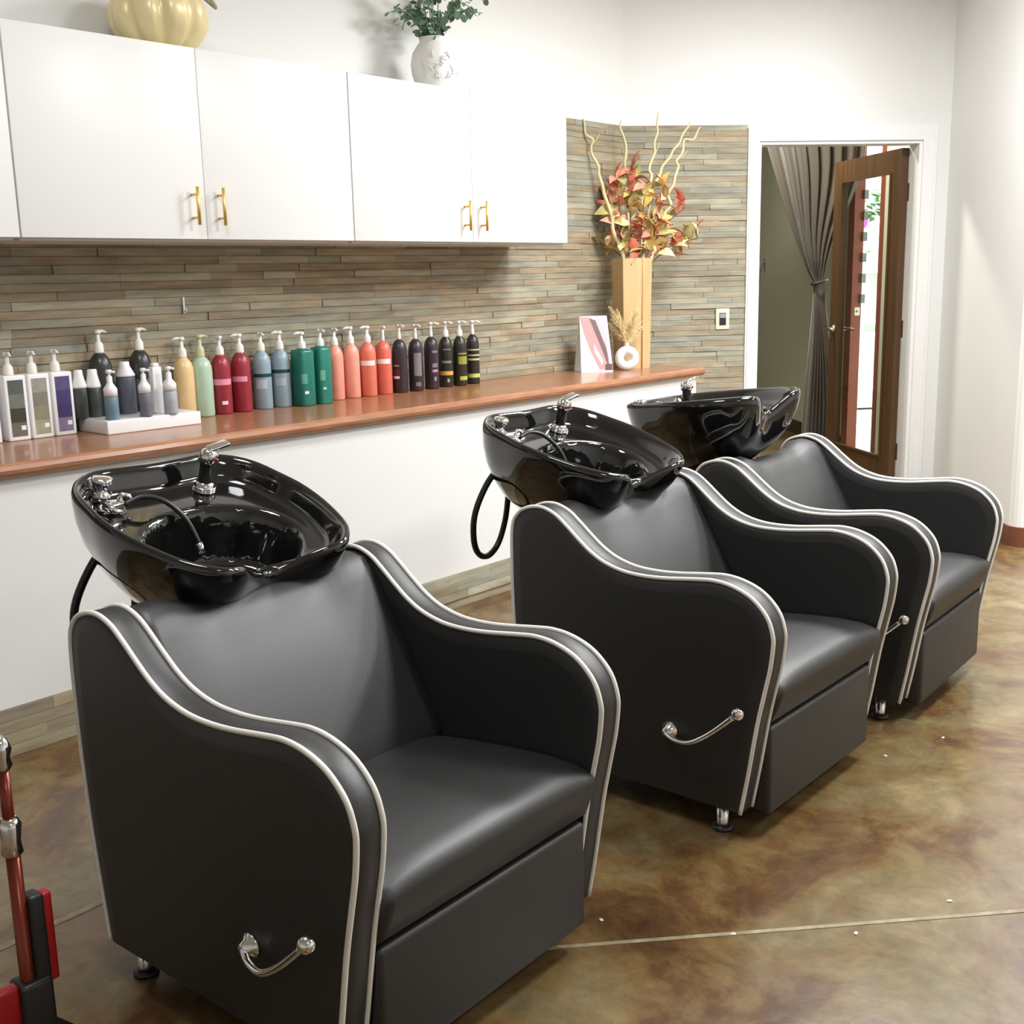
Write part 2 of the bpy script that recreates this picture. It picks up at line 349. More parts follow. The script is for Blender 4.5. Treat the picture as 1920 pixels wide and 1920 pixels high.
MB().box((HS-.016, OD0, 0), (HS+.06, OD0+.02, OH), DM).build('jamb_board', MT['redwood'], t2)
MB().box((HS-.016, OD0-.02, 0), (HS, OD0, OH+.07), DM).build('casing_board', MT['redwood'], t2)
MB().box((HS+.01, OD1-.023, 1.03), (HS+.05, OD1-.02, 1.09), DM).lathe([(.009, 0), (.009, .004)], 10, mtx=DM @ Matrix.Translation((HS+.03, OD1-.026, 1.06)) @ Matrix.Rotation(R(90), 4, 'X')).build('strike_plate', MT['brass'], t2)
for k in range(6):
    MB().box((HS+.045, OD1-.05, 1.12+.150*k), (HS+.075, OD1-.018, 1.12+.150*k+.065), DM).build('clip', MT['grey'], t2)
# laundry room beyond
struct(MB().box((HS+.12, 5.4, 0), (5.2, 5.5, HCEIL), DM).box((5.1, .4, 0), (5.2, 5.4, HCEIL), DM).box((HS+.12, .3, 0), (5.2, .4, HCEIL), DM).build('wall_laundry', MT['trim']), 'bright white wall of the laundry room', 'wall')
struct(MB().box((HS+.12, .4, 0), (5.1, 5.4, .004), DM).build('floor_laundry', MT['paper']), 'pale floor of the laundry room', 'floor')
w = thing('clothes_dryer', 'white laundry machine standing in the bright laundry room', 'appliance', sd(3.6, 4.75, .004), -A43)
MB().rbox((-.34, -.33, .02), (.34, .33, .87), .02).build('cabinet', MT['white'], w)
for x in (-.28, .28): MB().lathe([(.02, 0), (.02, .03)], 8, (x, -.28, 0)).build('foot', MT['blackp'], w)
MB().lathe([(.16, 0), (.16, .02), (.12, .03)], 24, mtx=Matrix.Translation((0, -.33, .45)) @ Matrix.Rotation(R(90), 4, 'X')).build('drum_door', MT['grey'], w)
MB().box((-.30, -.333, .76), (.30, -.329, .84)).build('control_panel', MT['grey'], w)
sh = thing('wall_shelf', 'white shelf above the laundry machine', 'shelf', sd(3.5, 5.4, 1.32), -A43)
MB().box((-.5, -.28, 0), (.5, 0, .02)).build('board', MT['trim'], sh); MB().box((-.45, -.25, -.12), (-.43, 0, 0)).build('bracket', MT['grey'], sh); MB().box((.43, -.25, -.12), (.45, 0, 0)).build('bracket', MT['grey'], sh)
pl = thing('hanging_plant', 'leafy green plant with white and magenta flowers in the laundry room', 'plant', sd(3.32, 4.3, 1.80), -A43)
m = MB(); rnd = random.Random(2)
for k in range(90):
    c = Vector((rnd.gauss(0, .13), rnd.gauss(0, .08), rnd.gauss(.16, .12))); a = rnd.random()*6.28; q = Vector((math.cos(a), math.sin(a), rnd.uniform(-.5, .5)))*.06; p = Vector((-q.y, q.x, .02))*.5
    m.add([c-q, c+p, c+q, c-p+Vector((0, 0, .012))], [(0, 1, 2, 3)], True)
fo = m.build('foliage', MT['green'], pl); fo['kind'] = 'stuff'
m = MB().ball((.05, -.1, .2), .06, 10).ball((.12, -.08, .12), .05, 10); m.build('white_flower', MT['paper'], pl)
MB().ball((-.14, -.08, .02), .04, 10, 2).build('magenta_flower', MT['magenta'], pl)
MB().lathe([(.05, -.17), (.09, -.02), (.095, 0)], 16).build('pot', MT['white'], pl)
MB().tube([(0, 0, 0), (0, 0, HCEIL-1.80)], .003).build('hanging_cord', MT['white'], pl)

# curtain tied back
def curtain():
    NX, NZ = 90, 48; CD = 1.62
    zt, zb, ztie = 2.62, .05, 1.285
    vs = []; fs = []
    for j in range(NZ+1):
        z = zt+(zb-zt)*j/NZ
        if z > ztie:
            t = (z-ztie)/(zt-ztie); l = 1.725-.50*t**.82; r_ = 1.80+.26*smooth(t, 0, .7); amp = .012+.03*t
        else:
            t = (ztie-z)/(ztie-zb); l = 1.725-.055*smooth(t, 0, 1); r_ = 1.80+.11*smooth(t, 0, .8); amp = .012+.022*smooth(t, 0, .5)
        for i in range(NX+1):
            u = i/NX; s_ = l+(r_-l)*u
            d_ = CD+amp*(math.sin(u*2*math.pi*8+.4*math.sin(z*2))+.35*math.sin(u*2*math.pi*17+1))+.03*math.exp(-((z-ztie)/.1)**2)*math.sin(u*math.pi)
            vs.append(sd(s_, d_, z))
    for j in range(NZ):
        for i in range(NX):
            a = j*(NX+1)+i; fs.append((a, a+1, a+NX+2, a+NX+1))
    cu = thing('curtain', 'dark taupe satin curtain tied back behind the doorway', 'curtain', sd(1.76, CD, 0))
    inv = Matrix.Translation(-sd(1.76, CD, 0)); m = MB(); m.add([inv @ v for v in vs], fs, True)
    o = m.build('drape', MT['curtain'], cu); md = o.modifiers.new('thickness', 'SOLIDIFY'); md.thickness = .004
    m = MB(); ring = [inv @ sd(1.763+.052*math.cos(a), CD+.042*math.sin(a), ztie+.012*math.cos(a)) for a in [2*math.pi*k/24 for k in range(25)]]
    m.tube(ring, .012, 8); m.build('tie_band', MT['tie'], cu)
    m = MB().tube([inv @ sd(.9, CD, 2.64), inv @ sd(2.15, CD, 2.64)], .012); m.build('curtain_rod', MT['brass'], cu)
curtain()
wk = thing('wall_hook', 'small grey coat hook on the pale hall wall', 'hook', sd(HS, 3.95, 1.42), -A43)
MB().box((-.008, -.02, -.05), (0, .02, .06)).build('plate', MT['grey'], wk); MB().tube([(-.004, 0, .03), (-.05, 0, .02), (-.07, 0, -.02), (-.06, 0, -.06)], .012).build('prong', MT['grey'], wk)

# switch plate on the stone beside the door
sp_ = thing('wall_outlet', 'ivory outlet plate with dark insert on the stone strips beside the door', 'outlet', sd(.568, -.013, 1.112), -A43)
MB().rbox((-.039, -.006, -.058), (.039, 0, .058), .0025, 2).build('plate', MT['ivory'], sp_)
MB().box((-.019, -.009, -.034), (.019, -.005, .034)).build('insert', MT['blackp'], sp_); MB().box((-.017, -.010, .006), (.017, -.008, .030)).build('rocker', MT['grey'], sp_)

# ------------------------------------------------------------------ wall cabinets
XD = [.40, 1.087, 1.751, 2.415, 3.086, 3.766, 4.426]; CF, CZ0, CZ1 = 3.43, 1.521, 2.143
clab = ['white wall cabinet with plain doors at the dark end of the row', 'white two-door wall cabinet with gold pulls below the gold pumpkin', 'white two-door wall cabinet with gold pulls nearest the tall wooden vase']
for i in range(3):
    a, mid, b = XD[2*i], XD[2*i+1], XD[2*i+2]
    c = thing('wall_cabinet', clab[i], 'cabinet', ((a+b)/2, CF, CZ0), 0, 'white wall cabinets over the counter'); o = Vector(((a+b)/2, CF, CZ0))
    MB().box((a+.003-o.x, .022, 0), (b-.003-o.x, YW-.013-CF, CZ1-CZ0)).build('body', MT['cab'], c)
    for p, q, hx in ((a+.003, mid-.0012, mid-.052), (mid+.0012, b-.003, mid+.052)):
        d = MB().rbox((p-o.x, 0, .002), (q-o.x, .019, CZ1-CZ0-.001), .0015, 2).build('door', MT['cab'], c)
        z0, z1 = .048, .172; x = hx-o.x
        MB().tube([(x, -.034, z0), (x, -.034, z1)], .0058, 10).tube([(x, 0, z0+.024), (x, -.034, z0+.024)], .0045).tube([(x, 0, z1-.024), (x, -.034, z1-.024)], .0045).build('bar_pull', MT['gold'], d)
    MB().box((a-o.x+.01, .03, -.006), (b-o.x-.01, YW-.02-CF, 0)).build('underside', MT['cab'], c)

# ------------------------------------------------------------------ shampoo chairs
W, AT = .734, .068
T = [(.781, .709), (.759, .749), (.729, .766), (.697, .773), (.666, .771), (.631, .758), (.597, .734), (.557, .702), (.517, .673), (.472, .651), (.414, .637), (.352, .634), (.285, .638), (.198, .649), (.152, .653), (.107, .648), (.063, .633), (.031, .611), (.006, .581), (-.007, .543), (-.008, .513), (-.002, .461), (.010, .403), (.029, .310), (.050, .179), (.069, .074)]
BK = [(.742, .074), (.752, .15), (.771, .305), (.782, .46), (.785, .6)]
OUT = [(p.x, p.y) for p in cr([Vector((a, b, 0)) for a, b in BK+T], 4)]     # from back bottom, over the top, to front bottom
def armpanel(name, x0, x1, parent):
    n = len(OUT); cyx, czx = .4, .4; m = MB()
    def ring(x, ins):
        res = []
        for i, (y, z) in enumerate(OUT):
            a = OUT[i-1] if i else OUT[0]; b = OUT[(i+1)] if i+1 < n else OUT[-1]
            t = Vector((b[0]-a[0], b[1]-a[1])).normalized(); nn = Vector((-t.y, t.x))     # inward
            res.append((x, y+nn.x*ins, max(.074, z+nn.y*ins)))
        return res
    prof = [(x0-.006, .034), (x0-.004, .016), (x0, .003), (x0+.004, 0), (x1-.004, 0), (x1, .003), (x1+.004, .016), (x1+.006, .034)]
    vs = []; fs = []
    for x, ins in prof: vs += ring(x, ins)
    for k in range(len(prof)-1):
        for i in range(n): j = (i+1) % n; fs.append((k*n+i, (k+1)*n+i, (k+1)*n+j, k*n+j))
    m.add(vs, fs, True); L = (len(prof)-1)*n
    m.add(vs[:n], [tuple(range(n-1, -1, -1))]); m.add(vs[L:], [tuple(range(n))])
    a = m.build(name, MT['leather'], parent)
    for x in (x0-.0005, x1+.0005): MB().tube([(x, y, z) for y, z in OUT], .0052, 8).build('piping', MT['piping'], a)
    return a
def make_chair(label, loc, rz):
    c = thing('shampoo_chair', label, 'chair', loc, rz, 'black shampoo chairs in a row')
    armpanel('arm_panel', .006, AT-.004, c); armpanel('arm_panel', W-AT+.004, W-.006, c)
    # seat cushion: crowned top, rounded front
    x0, x1 = AT+.004, W-AT-.004
    def loft(sec, name, crown=0, N=24, dip=0):
        m = MB(); n = len(sec); vs = []; fs = []
        for i in range(N+1):
            u = i/N; x = x0+(x1-x0)*u; k = 1-abs(2*u-1)**6
            for (y, z, w_) in sec: vs.append((x, y+(-crown[0]*w_*(k-1)*-1 if crown else 0), z+(crown[1]*w_*(k-1) if crown else 0)-dip*smooth(z, .58, .775)*(1-smooth(abs(u-.5), .22, .42))))
        for i in range(N):
            for j in range(n): q = (j+1) % n; fs.append((i*n+j, i*n+q, (i+1)*n+q, (i+1)*n+j))
        fs.append(tuple(range(n-1, -1, -1))); fs.append(tuple(N*n+j for j in range(n))); m.add(vs, fs, True)
        return m.build(name, MT['leather'], c)
    sec = [(.05, .296, 0), (.028, .30, 0), (.014, .335, 0), (.002, .375, 0), (.004, .398, .5), (.02, .414, 1), (.05, .421, 1), (.12, .423, 1), (.22, .416, 1), (.33, .404, 1), (.44, .390, 1), (.50, .375, 0), (.50, .30, 0)]
    loft(sec, 'seat', (0, .018))
    sec = [(.415, .36, 0), (.428, .395, .5), (.45, .435, 1), (.49, .505, 1), (.535, .585, 1), (.58, .66, 1), (.612, .715, 1), (.632, .747, 1), (.655, .768, 1), (.688, .776, 1), (.72, .765, .7), (.74, .735, .3), (.745, .68, 0), (.745, .36, 0)]
    loft(sec, 'backrest', (.012, .012), dip=.03)
    # footrest panel
    MB().rbox((AT+.006, .026, .055), (W-AT-.006, .085, .287), .012, 4).build('footrest_panel', MT['leather'], c)
    MB().box((AT+.01, .085, .075), (W-AT-.01, .74, .30)).build('underframe', MT['rubber'], c)
    MB().box((AT, .735, .08), (W-AT, .775, .60)).build('rear_panel', MT['leather'], c)
    # recline lever on the left side
    lv = MB().lathe([(.024, 0), (.024, .006), (.014, .012), (.011, .022)], 14, mtx=Matrix.Translation((0, .268, .246)) @ Matrix.Rotation(R(-90), 4, 'Y'))
    p = cr([(-.018, .270, .244), (-.034, .235, .240), (-.050, .18, .252), (-.057, .12, .292), (-.060, .055, .352)], 5)
    lv.tube(p, .0068, 10); lv.tube([p[-1], p[-1]+(p[-1]-p[-2]).normalized()*.012], .010, 10); ob = lv.build('recline_lever', MT['chrome'], c)
    MB().ball((-.061, .045, .361), .0155, 14).build('knob', MT['chrome'], ob)
    for x, y in ((.045, .14), (W-.045, .14), (.045, .69), (W-.045, .69)):
        l = MB().lathe([(.017, .012), (.015, .02), (.0145, .078)], 14, (x, y, 0)).build('leg', MT['chrome'], c)
        MB().lathe([(.026, 0), (.026, .006), (.018, .014)], 14, (x, y, 0)).build('glide', MT['rubber'], l)
    return c
CH = [((1.08, 1.278, 0), .024), ((2.333, 1.23, 0), .006), ((3.285, 1.22, 0), .050)]
CL = ['black vinyl shampoo chair with white piping beside the copper-red pole', 'middle black vinyl shampoo chair with white piping between two other chairs', 'black vinyl shampoo chair with white piping closest to the open doorway']
c0 = None
def copy_tree(o, parent=None):
    k = o.copy(); COL.objects.link(k); k.parent = parent
    for ch in o.children: copy_tree(ch, k)
    return k
c0 = make_chair(CL[0], CH[0][0], CH[0][1])
for i in (1, 2):
    k = copy_tree(c0); k.location = CH[i][0]; k.rotation_euler = (0, 0, CH[i][1]); k['label'] = CL[i]

# ------------------------------------------------------------------ basins
half = [(0, -.262), (.06, -.262), (.14, -.262), (.18, -.243), (.217, -.20), (.241, -.14), (.260, -.06), (.267, .02), (.259, .09), (.246, .16), (.222, .205), (.186, .234), (.14, .25), (.07, .247), (0, .243)]
pts = [Vector((u, v, 0)) for u, v in half]+[Vector((-u, v, 0)) for u, v in half[-2:0:-1]]
OL = cr(pts, 5, True)
def make_basin_meshes():
    N = len(OL); c = Vector((0, -.02, 0))
    def notch(p): return math.exp(-(p.x/.088)**2)*smooth(-p.y, .10, .25)
    # outer
    m = MB(); vs = []; fs = []
    outer = [(0, 1.0), (-.012, 1.008), (-.03, 1.0), (-.07, .965), (-.12, .89), (-.17, .77), (-.22, .60), (-.255, .42), (-.275, .26)]
    for z, k in outer:
        for p in OL:
            q = c+(p-c)*k; nt_ = notch(p); w_ = smooth(k, .35, 1.0)
            vs.append((q.x, q.y+.055*nt_*w_+.10*(1-k), z-.07*nt_*w_))
    for k in range(len(outer)-1):
        for i in range(N): j = (i+1) % N; fs.append((k*N+i, (k+1)*N+i, (k+1)*N+j, k*N+j))
    fs.append(tuple((len(outer)-1)*N+i for i in range(N-1, -1, -1)))
    # inner
    b0 = 0; rings = 34; base = len(vs)
    for k in range(1, rings+1):
        rho = 1-k/rings*.985
        for p in OL:
            q = c+(p-c)*rho; nt_ = notch(p)
            lip = .004*math.sin(min(1, (1-rho)/.055)*math.pi)
            wallz = -.052*smooth(1-rho, .035, .16)*(1-.0*nt_)
            front = smooth(-q.y, .02, .2)
            slope = -.03*smooth(1-rho, .1, .6)
            e = math.sqrt((q.x/.19)**2+((q.y+.05)/(.145))**2)
            cav = -.13*(1-smooth(e, .70, 1.0))-.03*(1-smooth(e, 0, .7))
            z = lip+wallz+slope*front+cav
            w_ = smooth(rho, .45, 1.0)
            vs.append((q.x, q.y+.055*nt_*w_, z-.07*nt_*smooth(rho, .6, 1.0)))
    for k in range(rings):
        for i in range(N):
            j = (i+1) % N; a = (base+(k-1)*N) if k else 0
            fs.append((a+i, a+j, base+k*N+j, base+k*N+i))
    fs.append(tuple(base+(rings-1)*N+i for i in range(N)))
    m.add(vs, fs, True)
    return m
bowl_m = make_basin_meshes().mesh('bowl', MT['gloss'])
fau = MB().lathe([(.027, 0), (.027, .014), (.022, .018), (.021, .024)], 18)
for k in range(3): fau.lathe([(.0275, .003+.0045*k), (.0285, .0045+.0045*k), (.0275, .006+.0045*k)], 18)
fau_m = fau.mesh('faucet', MT['chrome'])
fb = MB().lathe([(.0165, .02), (.0165, .072), (.0185, .076), (.0185, .08)], 16).mesh('faucet_body', MT['blackp'])
LMX = Matrix.Translation((0, 0, .086)) @ Matrix.Rotation(R(18), 4, 'Y')
lev = MB().lathe([(.0205, -.012), (.0215, 0), (.0205, .014), (.014, .02)], 16, mtx=LMX); lev.rbox((.0, -.013, .010), (.055, .013, .019), .003, 2, Matrix.Translation((0, 0, .092)) @ Matrix.Rotation(R(-12), 4, 'Y'))
lev_m = lev.mesh('lever', MT['chrome'])
dot_m = MB().ball((.012, -.019, .084), .0045, 8).mesh('red_dot', MT['red'])
spr = MB().lathe([(.024, 0), (.024, .006), (.015, .010), (.013, .022), (.020, .030), (.023, .036), (.023, .042), (.018, .046)], 18); spr_m = spr.mesh('vacuum_breaker', MT['chrome'])
cl_ = MB(); cl_.rbox((-.020, -.014, 0), (.022, .014, .022), .005, 3); cl_.tube([(-.02, -.012, .02), (-.032, -.02, .026), (-.025, -.034, .018), (0, -.036, .012)], .006); cl_.tube([(.012, .0, .02), (.02, 0, .034), (.034, -.004, .03), (.038, -.01, .014)], .006)
cl_m = cl_.mesh('sprayer_holder', MT['chrome'])
hs = MB().tube(cr([(.02, -.01, .016), (.06, -.012, .028), (.10, -.035, .022), (.135, -.075, -.012), (.15, -.115, -.06)], 6), .0062, 8); hs_m = hs.mesh('spray_hose', MT['rubber'])
fe_m = MB().tube([(.149, -.113, -.058), (.153, -.128, -.078)], .0085, 10).mesh('spray_nozzle', MT['chrome'])
dr_m = MB().lathe([(.028, 0), (.028, .004), (.018, .006), (.006, .004)], 18).mesh('drain', MT['chrome'])
gasket = MB().rbox((-.058, -.012, -.006), (.058, .014, .010), .005, 3); gk_m = gasket.mesh('neck_rest', MT['rubber'])
# hose loop (behind the bowl, in unrotated basin coordinates)
lp = [(-.13, .19, -.06), (-.175, .23, -.13), (-.215, .25, -.22), (-.215, .26, -.30), (-.185, .27, -.355), (-.13, .28, -.375), (-.08, .28, -.345), (-.055, .27, -.27), (-.06, .25, -.18)]
def make_basin(label, x, y, z, t, rz):
    b = thing('shampoo_basin', label, 'basin', (x, y, 0), rz, 'black shampoo basins behind the chairs')
    # pedestal
    MB().rbox((-.10, -.0, 0), (.10, .16, .03), .006, 2).build('base_plate', MT['rubber'], b)
    MB().rbox((-.06, .03, .03), (.06, .13, z-.20), .012, 3).build('pedestal', MT['rubber'], b)
    bo = put(bowl_m, 'bowl', b, (0, 0, z), (math.atan(t), 0, 0))
    fx = (.095, .165, -.052)
    put(fau_m, 'faucet_collar', bo, fx); put(fb, 'faucet_body', bo, fx); put(lev_m, 'faucet_lever', bo, fx); put(dot_m, 'red_dot', bo, fx)
    put(spr_m, 'vacuum_breaker', bo, (-.160, .195, -.034)); put(cl_m, 'sprayer_holder', bo, (-.160, .140, -.046), (0, 0, R(8)))
    put(hs_m, 'spray_hose', bo, (-.160, .140, -.046)); put(fe_m, 'spray_nozzle', bo, (-.160, .140, -.046)); put(dr_m, 'drain', bo, (0, -.05, -.211))
    MB().tube(cr([(a, q, z+c_) for a, q, c_ in lp], 6), .0095, 8).build('hose_loop', MT['rubber'], b)
    return b
make_basin('black glossy shampoo basin beside the copper-red pole, faucet with red dot', 1.472, 2.135, .895, .32, .02)
make_basin('middle black glossy shampoo basin with looping black hose behind it', 2.715, 2.05, .905, .28, .005)
make_basin('black glossy shampoo basin nearest the doorway, tipped back', 3.54, 2.11, .948, -.107, -.01)

# ------------------------------------------------------------------ bottles on the counter
def pumphead(parent, z, r, m, ang, k=1.0, head=True):
    MB().lathe([(r, 0), (r*1.02, .004), (r*.98, .022*k), (r*.75, .028*k), (.0075, .032*k), (.0070, .055*k)], 16, (0, 0, z)).build('pump_collar', m, parent)
    h = MB().lathe([(.010, 0), (.0125, .004), (.0125, .011), (.009, .014)], 14, (0, 0, z+.052*k))
    h.tube([(0, 0, z+.052*k+.008), (math.cos(ang)*.022, math.sin(ang)*.022, z+.052*k+.009), (math.cos(ang)*.040, math.sin(ang)*.040, z+.052*k+.004)], [.0062, .0056, .0042])
    h.build('pump_head', m, parent)
VDIR = lambda x, y: Vector((ray(x, y).x, ray(x, y).y, 0)).normalized()
def bottle(label, px, py, r, col, top, ang=-2.0, body=.75, band=None, rough=.3, group='pump bottles lined up on the counter', z0=ZC, sq=0, pm=None, name='pump_bottle', extra=None, neck=None):
    f = onz(px, py, z0); c = f+VDIR(px, py)*r*.95
    lim = YW-.014-r
    if c.y > lim: c.x *= lim/c.y; c.y = lim
    zt = HC+(ony(px-8, top, c.y).z-HC); H = zt-z0
    b = thing(name, label, 'bottle', (c.x, c.y, z0), 0, group)
    hb = H*body; rn = neck or min(.0165, r*.45)
    gm = sum(col)/3; col = tuple(v*.86+gm*.14+6 for v in col); m_ = mat('plastic_'+name, sc(*col), rough, var=.06, vscale=25)
    prof = [(r*.90, 0), (r, .006), (r, hb*.76), (r*.96, hb*.84), (r*.82, hb*.92), (r*.55, hb*.975), (rn*.95, hb), (rn*.95, hb+.004)]
    if sq: prof = [(r*.93, 0), (r, .006), (r, hb*.95), (r*.92, hb*.99), (rn, hb), (rn, hb+.004)]
    MB().lathe(prof, 28, sq=sq).build('bottle_body', m_, b)
    k = (H-hb)/.066
    pumphead(b, hb, rn, pm or MT['pump'], ang, k)
    for bd in (band or []):
        za, zb, bc, a0, a1 = bd; mm = mat('label_print', sc(*bc), .45); n = 14; g_ = MB(); vs = []; fs = []
        for i in range(n+1):
            a = a0+(a1-a0)*i/n; kk = 1
            if sq: kk = 1/((abs(math.cos(a))**sq+abs(math.sin(a))**sq)**(1/sq))
            for z in (za*hb, zb*hb): vs.append(((r*kk+.0008)*math.cos(a), (r*kk+.0008)*math.sin(a), z))
        for i in range(n): fs.append((2*i, 2*i+2, 2*i+3, 2*i+1))
        g_.add(vs, fs, True); g_.build('label_band', mm, b)
    return b
F0, F1 = R(-225), R(-60)                # angles that face the room
FA = (R(-200), R(-70))
NM, NL = R(-142), R(-160)
# big back row beside the tray
bottle('butter yellow pump bottle behind the white tray, beside the mint bottle', 350, 775, .038, (226, 190, 128), 630, R(175), .74)
bottle('pale mint green pump bottle between yellow and red bottles', 384, 780, .040, (168, 200, 172), 625, R(10), .72, pm=mat('mint_pump', sc(196, 200, 160), .4))
bottle('red pump bottle with pink band and white sticker beside the mint bottle', 420, 777, .037, (158, 34, 50), 628, R(-120), .75, [(.50, .60, (226, 150, 172), R(-200), R(-60)), (.17, .23, (240, 220, 222), R(-130), R(-95))])
bottle('red pump bottle with pink band, nozzle turned sideways, beside pale blue bottle', 457, 773, .037, (158, 34, 50), 624, R(180), .75, [(.52, .61, (226, 150, 172), R(-215), R(-90))])
bottle('pale blue pump bottle with dark band beside the red bottles', 496, 768, .036, (134, 160, 174), 622, R(-110), .75, [(.56, .62, (24, 62, 66), R(-230), R(-40)), (.36, .52, (176, 190, 200), R(-170), R(-100))])
bottle('pale blue pump bottle with dark band beside the teal bottles', 531, 764, .036, (134, 160, 174), 619, R(180), .75, [(.60, .66, (24, 62, 66), R(-230), R(-40)), (.38, .52, (160, 178, 190), R(-170), R(-100))])
bottle('dark teal square pump bottle beside the pale blue bottles', 572, 762, .0385, (16, 112, 96), 621, R(180), .76, [(.22, .27, (220, 226, 214), R(-125), R(-100)), (.40, .58, (84, 150, 128), R(-140), R(-105))], sq=5, neck=.0165)
bottle('teal square pump bottle beside the salmon bottles', 606, 758, .034, (18, 122, 102), 616, R(-100), .76, [(.26, .30, (150, 200, 180), R(-125), R(-100)), (.42, .60, (96, 158, 134), R(-140), R(-105))], sq=5, neck=.0165)
bottle('salmon pink pump bottle with plain body beside the teal bottle', 632, 751, .0355, (238, 148, 126), 614, R(-110), .75)
bottle('salmon pink pump bottle with plain body between salmon and coral bottles', 662, 747, .0355, (240, 150, 128), 611, R(180), .75)
bottle('coral pump bottle with white band, nozzle turned sideways', 693, 744, .0355, (232, 112, 88), 610, R(180), .76, [(.58, .67, (240, 234, 226), R(-200), R(-80))])
bottle('coral pump bottle with white band beside the dark plum bottles', 722, 740, .0355, (228, 100, 78), 611, R(-120), .78, [(.58, .67, (240, 234, 226), R(-190), R(-80))], neck=.0085)
DK = (52, 40, 48)
bottle('dark plum pump bottle with white sticker beside the coral bottles', 752, 737, .0335, DK, 608, R(-100), .78, [(.27, .32, (236, 230, 230), R(-190), R(-140)), (.34, .44, (96, 44, 62), R(-200), R(-140)), (.5, .53, (150, 140, 146), R(-190), R(-140))], neck=.009)
bottle('dark plum pump bottle with long grey label panel', 782, 734, .0335, DK, 608, R(-100), .78, [(.30, .74, (128, 124, 126), R(-150), R(-90)), (.10, .18, (120, 112, 118), R(-140), R(-100))], neck=.009)
bottle('dark plum pump bottle with small purple label', 811, 730, .0335, DK, 604, R(-60), .78, [(.33, .38, (186, 130, 184), R(-130), R(-85)), (.42, .5, (130, 116, 130), R(-130), R(-85)), (.70, .74, (140, 130, 140), R(-130), R(-85)), (.16, .24, (150, 130, 150), R(-118), R(-98))], neck=.009)
bottle('black pump bottle with orange band and white collar', 838, 726, .0330, (42, 40, 34), 602, R(-80), .76, [(.24, .32, (210, 164, 66), R(-200), R(-70)), (.48, .53, (130, 126, 104), R(-170), R(-90)), (.74, .77, (120, 118, 100), R(-165), R(-95)), (.10, .17, (170, 166, 140), R(-130), R(-112))], pm=MT['white'])
bottle('black pump bottle with lime label and white collar', 864, 724, .0320, (40, 40, 32), 601, R(-80), .76, [(.12, .20, (176, 182, 60), R(-140), R(-60)), (.44, .60, (150, 150, 60), R(-150), R(-60)), (.64, .67, (150, 150, 80), R(-150), R(-60))], pm=MT['white'])
bottle('black pump bottle with lime label at the end of the row', 888, 720, .0310, (38, 38, 32), 601, R(-60), .78, [(.13, .21, (196, 200, 110), R(-190), R(-60)), (.48, .52, (196, 194, 140), R(-190), R(-60)), (.57, .60, (196, 194, 140), R(-190), R(-60)), (.68, .71, (190, 186, 140), R(-190), R(-60))], neck=.010)
# square white bottles with printed fronts
for px, py, top, cols, lab in ((-22, 834, 652, ((70, 78, 76), (90, 94, 92), (60, 62, 60)), 'white square pump bottle with grey label at the dark end of the row'),
                               (33, 827, 650, ((80, 92, 86), (110, 114, 104), (58, 58, 46), (104, 100, 82)), 'white square pump bottle with dark green-grey label'),
                               (77, 821, 648, ((150, 148, 136), (128, 124, 108), (140, 136, 112), (160, 154, 132)), 'white square pump bottle with pale grey label'),
                               (120, 815, 645, ((84, 74, 118), (66, 56, 108), (60, 50, 100), (132, 118, 148)), 'white square pump bottle with purple label')):
    f = onz(px, py, ZC); cy_ = 3.738; cx_ = f.x*(cy_-.04)/f.y+.012
    b = thing('square_bottle', lab, 'bottle', (cx_, cy_, ZC), 0, 'white square bottles on the counter')
    MB().rbox((-.038, -.04, 0), (.038, .04, .215), .006, 3).build('bottle_body', MT['white'], b)
    nb = len(cols)
    for i, cc in enumerate(cols):
        MB().box((-.026, -.0412, .200-.185*(i+1)/nb), (.026, -.0398, .200-.185*i/nb)).build('label_print', mat('square_label', sc(*cc), .4, var=.15, vscale=40), b)
    MB().box((.006, -.0418, .035), (.022, -.0410, .05)).build('label_mark', MT['paper'], b)
    pumphead(b, .215, .0165, MT['pump'], R(-100), 1.15)
# white tray and small bottles
tr_ = thing('display_tray', 'low white display tray carrying small bottles', 'tray', (2.236, 3.655, ZC), R(-2), None)
MB().rbox((-.182, -.10, 0), (.182, .10, .047), .005, 3).build('tray_body', MT['white'], tr_)
TZ = ZC+.047
def capped(label, px, py, r, hb, hc, col, r2, cone=True, foam=False, name='capped_bottle'):
    f = onz(px, py, TZ); c = f+VDIR(px, py)*r; lim = 3.752-r; k_ = min(1, lim/c.y); c.x *= k_; c.y *= k_
    b = thing(name, label, 'bottle', (c.x, c.y, TZ), 0, 'small bottles on the white tray')
    MB().lathe([(r*.93, 0), (r, .004), (r, hb*.95), (r*.9, hb)], 22).build('bottle_body', mat('tray_bottle', sc(*col), .3, var=.15, vscale=30), b)
    if foam:
        MB().lathe([(r*.98, 0), (r*.98, hc*.28), (r*.6, hc*.42), (r*.42, hc*.5), (r*.40, hc*.74), (r*.22, hc*.76), (r*.22, hc*.84)], 20, (0, 0, hb)).build('foam_collar', MT['white'], b)
        MB().lathe([(r*.30, hc*.84), (r*.46, hc*.88), (r*.46, hc*.97), (r*.3, hc)], 16, (0, 0, hb)).tube([(0, 0, hb+hc*.92), (.012, -.018, hb+hc*.90)], [.005, .004]).build('pump_head', MT['white'], b)
    else:
        MB().lathe([(r*1.0, 0), (r*1.02, hc*.12), (r2*1.08, hc*.7), (r2, hc*.97), (r2*.9, hc)], 20, (0, 0, hb)).build('cap', MT['white'], b)
    return b
